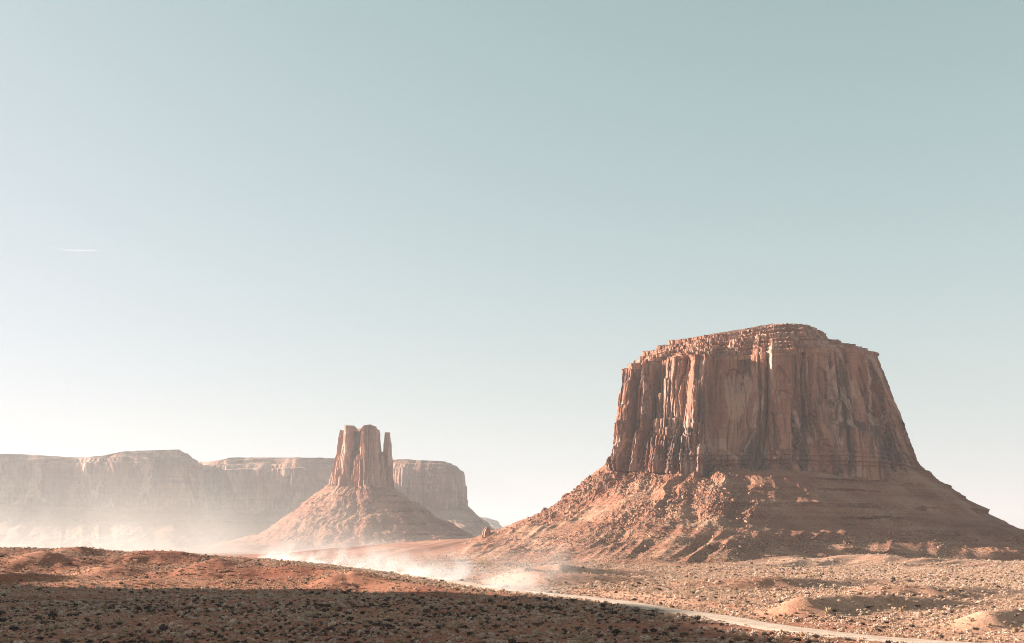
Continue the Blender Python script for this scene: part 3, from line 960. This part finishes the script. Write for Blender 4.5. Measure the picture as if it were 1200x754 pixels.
def build_road():
    L = ROAD_L
    tg = np.gradient(L, axis=0)
    tg /= np.linalg.norm(tg, axis=1)[:, None]
    nn = np.stack([-tg[:, 1], tg[:, 0]], -1)
    # packed crown with two wheel tracks, frayed low edges that sink under the soil
    prof = [(-8.5, -0.55), (-7.0, -0.34), (-5.8, -0.2), (-4.6, -0.02), (-3.2, 0.05), (-1.6, -0.02), (0, 0.08), (1.6, -0.02), (3.2, 0.05), (4.6, -0.02), (5.8, -0.2),
            (7.0, -0.34), (8.5, -0.55)]
    V = np.zeros((len(L), len(prof), 3))
    i = np.arange(len(L))
    for k, (o_, h) in enumerate(prof):
        V[:, k, :2] = L + nn * o_
        edge_k = min(1.0, abs(o_) / 5.0)
        V[:, k, 2] = h + road_drop(L[:, 1]) + edge_k * (0.16 * perlin(i / 3.0, k * 1.3, 0.2, 701) + 0.14 * perlin(i / 11.0, k * 0.3, 0.7, 702))
    o = link('dirt_road', mesh_from('dirt_road', V, grid_quads(len(L), len(prof), False)[:, ::-1], True), M_ROAD)
    tag(o, 'pale dirt road curving across the plain', kind='structure')


build_road()


# ------------------------------------------------------------------ loose rock
def rock_mesh(name, seed, mat, n=0):
    r = np.random.default_rng(seed)
    import bmesh
    bm = bmesh.new()
    bmesh.ops.create_icosphere(bm, subdivisions=2, radius=0.5)
    s = r.uniform(0.7, 1.15, 3)
    planes = r.normal(size=(7, 3))
    planes /= np.linalg.norm(planes, axis=1)[:, None]
    offs = r.uniform(0.15, 0.36, 7)
    for v in bm.verts:
        p = np.array(v.co)
        for a, b in zip(planes, offs):
            k = p @ a
            if k > b:
                p = p - a * (k - b)
        v.co = p * s
    me = bpy.data.meshes.new(name)
    bm.to_mesh(me)
    bm.free()
    me.materials.append(mat)
    return me


N = NT('boulder_stone')
_i = N.n('ShaderNodeObjectInfo').outputs['Random']
_c = N.mix(_i, (0.24, 0.12, 0.078), (0.38, 0.23, 0.16))
_f = N.noise(N.pos(), 0.6, 5, 0.7)
_c = N.mix(0.6, _c, N.mix(1.0, _c, N.ramp(_f, [(0.35, (0.6, 0.56, 0.54)), (0.65, (1.25, 1.22, 1.2))]), 'MULTIPLY'))
M_BOULDER = N.surface(_c, 0.95, N.noise(N.pos(), 1.2, 5, 0.7), 0.6, 0.5)
ROCKS = [rock_mesh('boulder', 900 + i, M_BOULDER) for i in range(6)]


def scatter_rocks():
    r = np.random.default_rng(31)
    rows, cols = TALUS_GRID.shape[:2]
    n = 26000
    i = r.integers(60, rows - 6, n)
    j = r.integers(0, 700, n)
    P = TALUS_GRID[i, j]
    dens = perlin(P[:, 0] / 55, P[:, 1] / 55, P[:, 2] / 35, 801) + 0.5 * perlin(P[:, 0] / 16, P[:, 1] / 16, P[:, 2] / 12, 803) + 0.1 * (BIG_T[j] < 5)
    keep = (r.uniform(0.0, 0.9, n) < dens) & (P[:, 2] > 14)
    P = P[keep]
    size = np.clip(0.75 * (1 - r.uniform(0, 1, len(P))) ** -0.48, 0.75, 7.0)
    size = np.where(P[:, 2] < 40, size * 0.8, size)
    return P, size


# ------------------------------------------------------------------ shrubs
def shrub_mesh(name, seed, mat, kind):
    """A clump of many small leaf faces: a low dome with gaps, or a tuft of blades."""
    r = np.random.default_rng(seed)
    V, Fc = [], []
    if kind == 'tuft':
        for _ in range(70):
            a, tilt = r.uniform(0, 6.283), r.uniform(0.1, 1.0)
            b = np.array([math.cos(a), math.sin(a), 0]) * r.uniform(0, 0.16)
            d = np.array([math.cos(a) * math.sin(tilt), math.sin(a) * math.sin(tilt), math.cos(tilt)]) * r.uniform(0.3, 0.6)
            s = np.array([-math.sin(a), math.cos(a), 0]) * r.uniform(0.025, 0.05)
            k = len(V)
            V += [b - s, b + s, b + d + s * 0.5, b + d - s * 0.5]
            Fc.append((k, k + 1, k + 2, k + 3))
    else:
        lobes = [(r.uniform(-0.26, 0.26), r.uniform(-0.26, 0.26), r.uniform(0.1, 0.25), r.uniform(0.2, 0.32)) for _ in range(6)]
        for _ in range(150):
            cx, cy, cz, R = lobes[r.integers(0, 6)]
            d = r.normal(size=3)
            d /= np.linalg.norm(d)
            d[2] = abs(d[2]) if r.random() < 0.85 else d[2]
            p = np.array([cx, cy, cz]) + d * R * r.uniform(0.65, 1.08)
            if p[2] < 0:
                continue
            nrm = d + r.normal(size=3) * 0.6
            nrm /= np.linalg.norm(nrm)
            a = np.cross(nrm, r.normal(size=3))
            a /= np.linalg.norm(a)
            b = np.cross(nrm, a)
            a, b = a * r.uniform(0.05, 0.11), b * r.uniform(0.04, 0.09)
            k = len(V)
            V += [p - a, p + b * 0.8, p + a, p - b * 0.8]
            Fc.append((k, k + 1, k + 2, k + 3))
    me = mesh_from(name, np.array(V), np.array(Fc))
    me.materials.append(mat)
    return me


SHRUBS = [('sagebrush', shrub_mesh('sagebrush', 1001, M_SAGE, 'dome')), ('sagebrush', shrub_mesh('sagebrush', 1002, M_SAGE, 'dome')),
          ('dark_shrub', shrub_mesh('dark_shrub', 1003, M_DARK, 'dome')), ('dark_shrub', shrub_mesh('dark_shrub', 1004, M_DARK, 'dome')),
          ('grass_tuft', shrub_mesh('grass_tuft', 1005, M_GRASS, 'tuft')), ('grass_tuft', shrub_mesh('grass_tuft', 1006, M_GRASS, 'tuft'))]
SHRUB_WORDS = {'sagebrush': ('pale grey sagebrush clump', 'shrub'), 'dark_shrub': ('low dark brush clump', 'shrub'), 'grass_tuft': ('straw coloured grass tuft', 'grass tuft')}


def shrub_tags(nm, size, u, shaded, d_road):
    words, cat = SHRUB_WORDS[nm]
    big = 'large ' if size > 1.6 else 'small ' if size < 1.05 else ''
    if d_road < 13:
        where = 'on the near edge of the dirt road' if shaded else 'on the far edge of the dirt road'
    elif shaded:
        third = 0 if u < 330 else 1 if u < 660 else 2
        where = 'on shaded red soil ' + ('at the lower left', 'in the lower middle', 'at the lower right before the road')[third]
    else:
        where = 'on sunlit sand beyond the dirt road'
    return big + words + ' ' + where, cat, 'near ' + {'sagebrush': 'sagebrush clumps', 'dark_shrub': 'dark brush clumps', 'grass_tuft': 'grass tufts'}[nm] + ' ' + where



def instancer(name, P, size, kind, meshes, label, zs=None, seed=1):
    """One mass of small alike pieces: points that carry one of several meshes each."""
    r = np.random.default_rng(seed)
    n = len(P)
    me = bpy.data.meshes.new(name)
    me.vertices.add(n)
    me.vertices.foreach_set('co', np.ascontiguousarray(P, np.float32).ravel())
    sc = np.stack([size, size, size if zs is None else zs], -1).astype(np.float32)
    rot = np.stack([r.normal(0, 0.08, n), r.normal(0, 0.08, n), r.uniform(0, 6.283, n)], -1).astype(np.float32)
    for nm, ty, arr in (('scl', 'FLOAT_VECTOR', sc), ('rot', 'FLOAT_VECTOR', rot)):
        a = me.attributes.new(nm, ty, 'POINT')
        a.data.foreach_set('vector', arr.ravel())
    a = me.attributes.new('kind', 'INT', 'POINT')
    a.data.foreach_set('value', kind.astype(np.int32))
    o = link(name, me)
    coll = bpy.data.collections.new(name + '_sources')
    for i, m in enumerate(meshes):
        so = bpy.data.objects.new('%s_source_%02d' % (name, i), m)
        coll.objects.link(so)
    ng = bpy.data.node_groups.new(name, 'GeometryNodeTree')
    ng.interface.new_socket('Geometry', in_out='INPUT', socket_type='NodeSocketGeometry')
    ng.interface.new_socket('Geometry', in_out='OUTPUT', socket_type='NodeSocketGeometry')
    gi, go = ng.nodes.new('NodeGroupInput'), ng.nodes.new('NodeGroupOutput')
    ci = ng.nodes.new('GeometryNodeCollectionInfo')
    ci.inputs['Collection'].default_value = coll
    ci.inputs['Separate Children'].default_value = True
    ci.inputs['Reset Children'].default_value = True
    m2p = ng.nodes.new('GeometryNodeMeshToPoints')
    ip = ng.nodes.new('GeometryNodeInstanceOnPoints')
    ip.inputs['Pick Instance'].default_value = True

    def attr(nm, ty):
        x = ng.nodes.new('GeometryNodeInputNamedAttribute')
        x.data_type = ty
        x.inputs['Name'].default_value = nm
        return [s for s in x.outputs if s.enabled][0]
    e2r = ng.nodes.new('FunctionNodeEulerToRotation')
    ng.links.new(attr('rot', 'FLOAT_VECTOR'), e2r.inputs[0])
    ng.links.new(gi.outputs[0], m2p.inputs['Mesh'])
    ng.links.new(m2p.outputs[0], ip.inputs['Points'])
    ng.links.new(ci.outputs[0], ip.inputs['Instance'])
    ng.links.new(attr('kind', 'INT'), ip.inputs['Instance Index'])
    ng.links.new(e2r.outputs[0], ip.inputs['Rotation'])
    ng.links.new(attr('scl', 'FLOAT_VECTOR'), ip.inputs['Scale'])
    ng.links.new(ip.outputs[0], go.inputs[0])
    md = o.modifiers.new('scatter', 'NODES')
    md.node_group = ng
    tag(o, label, kind='stuff')
    return o


def in_frame(P, m=6):
    u, v, d = project(P)
    return (u > -m) & (u < 1200 + m) & (v > 0) & (v < 754 + m) & (d > 0), d


def place_rocks():
    P, size = scatter_rocks()
    r = np.random.default_rng(77)
    kind = r.integers(0, 6, len(P))
    ok, d = in_frame(P)
    app = np.where(ok, size / np.maximum(d, 1), 0)
    order = np.argsort(-app)
    top, rest = order[:300], order[300:]
    for i in top:
        o = bpy.data.objects.new('boulder', ROCKS[kind[i]])
        COL.objects.link(o)
        o.location = P[i] + np.array([0, 0, 0.1 * size[i]])
        o.scale = (size[i], size[i], size[i] * 0.85)
        o.rotation_euler = (r.uniform(-0.5, 0.5), r.uniform(-0.5, 0.5), r.uniform(0, 6.28))
        big = 'big ' if size[i] > 5.5 else 'small ' if size[i] < 3.6 else ''
        where = ('high on the huge butte skirt' if P[i][2] > 75 else 'midway down the huge butte skirt' if P[i][2] > 38 else
                 'low on the huge butte skirt')
        lit = 'sunlit left side' if P[i][0] < 190 else 'middle' if P[i][0] < 300 else 'shaded right side'
        tag(o, big + 'fallen boulder ' + where + ', ' + lit, 'boulder', big + 'boulders ' + where + ', ' + lit)
    instancer('rubble', P[rest], size[rest], kind[rest], ROCKS, 'smaller fallen stones strewn over the skirt of the huge butte', size[rest] * 0.85, 5)


place_rocks()


def place_shrubs():
    r = np.random.default_rng(5)
    pts = []
    y0 = 170.0
    bands = np.geomspace(170, 1350, 60)
    for a, b in zip(bands[:-1], bands[1:]):
        ym = 0.5 * (a + b)
        s = 1.30 + ym / 850.0
        w = 0.60
        n = int(2 * w * ym * (b - a) / (s * s))
        y = r.uniform(a, b, n)
        x = r.uniform(-w, w, n) * y
        pts.append(np.stack([x, y], -1))
    xy = np.concatenate(pts)
    x, y = xy[:, 0], xy[:, 1]
    z = ground_z(x, y)
    dr, _, _ = dist_poly(x, y, ROAD_L[::4])
    cov = fbm(x / 45, y / 45, 0.4, 3, 905)
    hill = np.interp(x / y, hill_t, hill_z)
    bare = np.zeros(len(x))
    for L, h, nh, wl, wr in ridges:
        d, s_, par = dist_poly(x, y, L)
        right = s_ < 0 if L[-1][1] > L[0][1] else s_ > 0
        bare = np.maximum(bare, np.where(right, np.exp(-(d / (wr * 1.5)) ** 2), 0.0) * 0.7)
    for (u, v, Y, h, rx, ry) in mounds:
        cx = (u - 600) * Y / (F_PX * CP)
        bare = np.maximum(bare, 0.75 * np.exp(-((x - cx) / rx) ** 2 - ((y - Y) / ry) ** 2))
    e = 3.0
    slope = np.hypot(ground_z(x + e, y) - z, ground_z(x, y + e) - z) / e
    keep = (dr > 5.2 + 1.8 * perlin(x / 9, y / 9, 0.3, 917)) & (r.uniform(-0.8, 0.5, len(x)) < cov + 0.20 + 0.67 * (hill > 2) * (y > 540) + 0.4 * ((x > np.interp(y, ROAD_L[:, 1][:130], ROAD_L[:, 0][:130])) & (y < 700))) & (r.uniform(0, 1, len(x)) > bare)
    keep &= ~((y > 930) & (x > -140) & (x < 440) & (r.uniform(0, 1, len(x)) < 0.6 * sstep(930, 1010, y)))
    keep &= (y < 950 + 0 * x) | (r.uniform(0, 1, len(x)) < 0.6)
    # outside the skirt of the huge butte
    x, y, z, cov = x[keep], y[keep], z[keep], cov[keep]
    n = len(x)
    lit = (y > 430) | (x > np.interp(y, ROAD_L[:, 1][:90], ROAD_L[:, 0][:90]))
    tone = perlin(x / 22, y / 22, 0.7, 915)
    rnd = r.uniform(0, 1, n)
    pd = np.clip(0.30 + 0.35 * tone, 0.06, 0.7) * np.where(lit & (dr[keep] > 0), 0.35, 1.0)
    kind = np.where(rnd < pd, r.integers(2, 4, n), np.where(r.uniform(0, 1, n) < 0.55, r.integers(0, 2, n), r.integers(4, 6, n)))
    size = np.clip(r.lognormal(-0.12, 0.46, n), 0.4, 2.8) * (1 + np.clip(y - 300, 0, 900) / 1800)
    size = np.where(kind >= 4, size * 0.85, size)
    zs = size * r.uniform(0.75, 1.15, n)
    P = np.stack([x, y, z - 0.05], -1)
    m = 16000                                                   # and thinner scrub on the sandy foot of the butte
    fi, fj = r.uniform(4, 130, m), r.uniform(0, 690, m)
    i0, j0 = fi.astype(int), fj.astype(int)
    a, b = (fi - i0)[:, None], (fj - j0)[:, None]
    G = TALUS_GRID
    T = G[i0, j0] * (1 - a) * (1 - b) + G[i0 + 1, j0] * a * (1 - b) + G[i0, j0 + 1] * (1 - a) * b + G[i0 + 1, j0 + 1] * a * b
    T = T[(T[:, 2] > 0) & (r.uniform(-0.6, 0.7, m) < perlin(T[:, 0] / 50, T[:, 1] / 50, 0.2, 931) + 0.35 - T[:, 2] / 45)]
    P = np.concatenate([P, T])
    m = len(T)
    size = np.concatenate([size, r.uniform(0.8, 2.2, m)])
    zs = np.concatenate([zs, r.uniform(0.8, 1.8, m)])
    kind = np.concatenate([kind, r.integers(0, 6, m)])
    ok, d = in_frame(P, 0)
    app = np.where(ok, size / np.maximum(d, 1), 0)
    order = np.argsort(-app)
    top, rest = order[:300], order[300:]
    for i in top:
        nm, me = SHRUBS[kind[i]]
        o = bpy.data.objects.new(nm, me)
        COL.objects.link(o)
        o.location = P[i]
        o.scale = (size[i], size[i], zs[i])
        o.rotation_euler = (0, 0, r.uniform(0, 6.28))
        uu = float(project(P[i][None])[0][0])
        dd, ss, _ = dist_poly(P[i][None, 0], P[i][None, 1], ROAD_L[::4])
        xr = np.interp(P[i][1], ROAD_L[:130, 1], ROAD_L[:130, 0])
        tag(o, *shrub_tags(nm, size[i], uu, P[i][0] < xr, float(dd[0])))
    instancer('scrub', P[rest], size[rest], kind[rest], [m for _, m in SHRUBS], 'low scrub of sage, brush and grass spread over the desert plain', zs[rest], 6)
    print('shrubs', n)


place_shrubs()


# ------------------------------------------------------------------ small single things
def lone_rocks():
    # thin pinnacle on the left shoulder of the huge butte's skirt
    t = columns([4] * 10 + [3] * 6)
    P = simple_loft([ellipse(684.5, 576, 1500, 3.2, 4), ellipse(684.2, 569, 1500, 2.2, 3), ellipse(683.6, 564, 1500, 1.1, 1.6)], [10, 8], t, [(4, 1.2, 1)], 841, 0.3)
    link('rock_pinnacle', mesh_from('rock_pinnacle', P, grid_quads(*P.shape[:2])), M_ROCK, BIG)
    P = simple_loft([ellipse(570.5, 630, 1500, 5.5, 7), ellipse(570, 623, 1500, 4.6, 6), ellipse(571.5, 618, 1500, 2.4, 4)], [9, 7], t, [(4, 1.5, 1)], 846, 0.4)
    o = link('boulder', mesh_from('boulder_block', P, grid_quads(*P.shape[:2])), M_ROCK)
    tag(o, 'lone broken boulder standing on the sand ridge below the far blue mesa', 'boulder')


lone_rocks()


def contrail():
    a, b = np.array(at(48, 290.0, 11500)), np.array(at(118, 293.2, 9200))
    N = NT('thin_ice_cloud')
    df, tr, mx = N.n('ShaderNodeBsdfDiffuse'), N.n('ShaderNodeBsdfTransparent'), N.n('ShaderNodeMixShader')
    df.inputs['Color'].default_value = (0.85, 0.87, 0.9, 1)
    gx = N.n('ShaderNodeSeparateXYZ')
    N.l(N.pos(), gx.inputs[0])
    fa = N.n('ShaderNodeMapRange')
    N.l(gx.outputs[0], fa.inputs[0])
    fa.inputs[1].default_value, fa.inputs[2].default_value = float(a[0]), float(b[0])
    fa.inputs[3].default_value, fa.inputs[4].default_value = 0.0, 0.10
    N.l(N.math('MULTIPLY', fa.outputs[0], N.noise(N.pos(), 0.004, 3, 0.6)), mx.inputs[0])
    N.l(tr.outputs[0], mx.inputs[1])
    N.l(df.outputs[0], mx.inputs[2])
    N.l(mx.outputs[0], N.out.inputs['Surface'])
    n, k = 30, 8
    V = np.zeros((n, k, 3))
    d = (b - a) / np.linalg.norm(b - a)
    s = np.cross(d, [0, 0, 1])
    s /= np.linalg.norm(s)
    w = np.cross(s, d)
    for i in range(n):
        f = i / (n - 1)
        c = a + (b - a) * f + w * (-14 * math.sin(f * math.pi))
        R = 1.5 + 6.5 * math.sin(min(1, f * 1.05) * math.pi) ** 0.5 * (0.5 + 0.5 * f)
        for j in range(k):
            q = 2 * math.pi * j / k
            V[i, j] = c + R * (math.cos(q) * s + math.sin(q) * w)
    V[0], V[-1] = a, b
    o = link('contrail', mesh_from('contrail', V, grid_quads(n, k), True), N.m)
    tag(o, 'thin white contrail streak in the pale empty sky', 'contrail')


contrail()


# ------------------------------------------------------------------ air and dust
def volume_box(name, lo, hi, mat, label):
    lo, hi = np.array(lo, float), np.array(hi, float)
    c, h = (lo + hi) / 2, (hi - lo) / 2
    V = np.array([[x, y, z] for z in (-1, 1) for y in (-1, 1) for x in (-1, 1)], float) * h
    Q = np.array([(0, 2, 3, 1), (4, 5, 7, 6), (0, 1, 5, 4), (2, 6, 7, 3), (0, 4, 6, 2), (1, 3, 7, 5)])
    o = link(name, mesh_from(name, V, Q), mat)
    o.location = c
    return tag(o, label, kind='stuff')


def haze_material():
    N = NT('clear_air_haze')
    v = N.n('ShaderNodeVolumePrincipled')
    v.inputs['Color'].default_value = (0.74, 0.80, 0.85, 1)
    v.inputs['Density'].default_value = 0.000048
    v.inputs['Anisotropy'].default_value = 0.35
    N.l(v.outputs[0], N.out.inputs['Volume'])
    return N.m


def dust_bank_material():
    N = NT('drifting_dust')
    p = N.pos()
    s = N.n('ShaderNodeSeparateXYZ')
    N.l(p, s.inputs[0])
    x, y, z = s.outputs
    n1 = N.noise(N.scaled(p, (1, 1, 0.55)), 0.0055, 5, 0.6, 0.6)
    low = N.math('POWER', 2.718, N.math('DIVIDE', z, -70.0))
    top = N.math('SUBTRACT', 1.0, N.math('DIVIDE', z, 235.0), clamp=True)
    edge = N.n('ShaderNodeMapRange')
    edge.interpolation_type = 'SMOOTHSTEP'
    N.l(x, edge.inputs[0])
    edge.inputs[1].default_value, edge.inputs[2].default_value = -60, -620
    edge.inputs[3].default_value, edge.inputs[4].default_value = 0, 1
    puff = N.math('MULTIPLY', N.math('SUBTRACT', n1, 0.36, clamp=True), 3.4)
    dn = N.math('MULTIPLY', N.math('MULTIPLY', low, top), N.math('MULTIPLY', edge.outputs[0], puff))
    v = N.n('ShaderNodeVolumePrincipled')
    v.inputs['Color'].default_value = (0.71, 0.70, 0.69, 1)
    v.inputs['Anisotropy'].default_value = 0.6
    N.l(N.math('MULTIPLY', dn, 0.0038), v.inputs['Density'])
    N.l(v.outputs[0], N.out.inputs['Volume'])
    return N.m


def plume_material():
    N = NT('road_dust')
    p = N.pos()
    s = N.n('ShaderNodeSeparateXYZ')
    N.l(p, s.inputs[0])
    x, y, z = s.outputs
    m = (ROAD_L[:, 1] > 460) & (ROAD_L[:, 1] < 1450)
    c = np.polyfit(ROAD_L[m][:, 1], ROAD_L[m][:, 0], 3)
    xr = N.math('MULTIPLY_ADD', N.math('MULTIPLY_ADD', N.math('MULTIPLY_ADD', y, float(c[0]), float(c[1])), y, float(c[2])), y, float(c[3]))
    off = N.math('SUBTRACT', N.math('SUBTRACT', x, xr), N.math('MULTIPLY', z, 0.9))          # the dust leans downwind as it rises
    wid = N.math('ADD', 5.5, N.math('MULTIPLY', z, 0.8))
    q = N.math('DIVIDE', off, wid)
    g = N.math('POWER', 2.718, N.math('MULTIPLY', N.math('MULTIPLY', q, q), -1.0))
    zn = N.math('POWER', 2.718, N.math('DIVIDE', z, -5.2))
    n1 = N.noise(p, 0.04, 5, 0.65, 0.8)
    n2 = N.noise(N.scaled(p, (1, 1, 0.3)), 0.014, 2, 0.5)
    puff = N.math('MULTIPLY', N.math('SUBTRACT', n1, 0.47, clamp=True), 8.0)
    amt = N.math('ADD', N.math('MULTIPLY', N.math('SUBTRACT', n2, 0.33, clamp=True), 3.0), 0.2)
    e0 = N.n('ShaderNodeMapRange')
    N.l(y, e0.inputs[0])
    e0.inputs[1].default_value, e0.inputs[2].default_value = 462, 540
    dn = N.math('MULTIPLY', N.math('MULTIPLY', g, zn), N.math('MULTIPLY', N.math('MULTIPLY', puff, amt), e0.outputs[0]))
    v = N.n('ShaderNodeVolumePrincipled')
    v.inputs['Color'].default_value = (0.84, 0.85, 0.86, 1)
    v.inputs['Anisotropy'].default_value = 0.5
    N.l(N.math('MULTIPLY', dn, 0.11), v.inputs['Density'])
    N.l(v.outputs[0], N.out.inputs['Volume'])
    return N.m


volume_box('haze', (-12900, -12900, -9), (12900, 12900, 352), haze_material(), 'thin pale haze in the air')
volume_box('dust_bank', (-2100, 1480, -3), (-40, 2290, 230), dust_bank_material(), 'pale dust hanging low in front of the long mesas')
volume_box('dust_plume', (-420, 455, -2), (95, 1460, 46), plume_material(), 'white dust blowing off the dirt road')
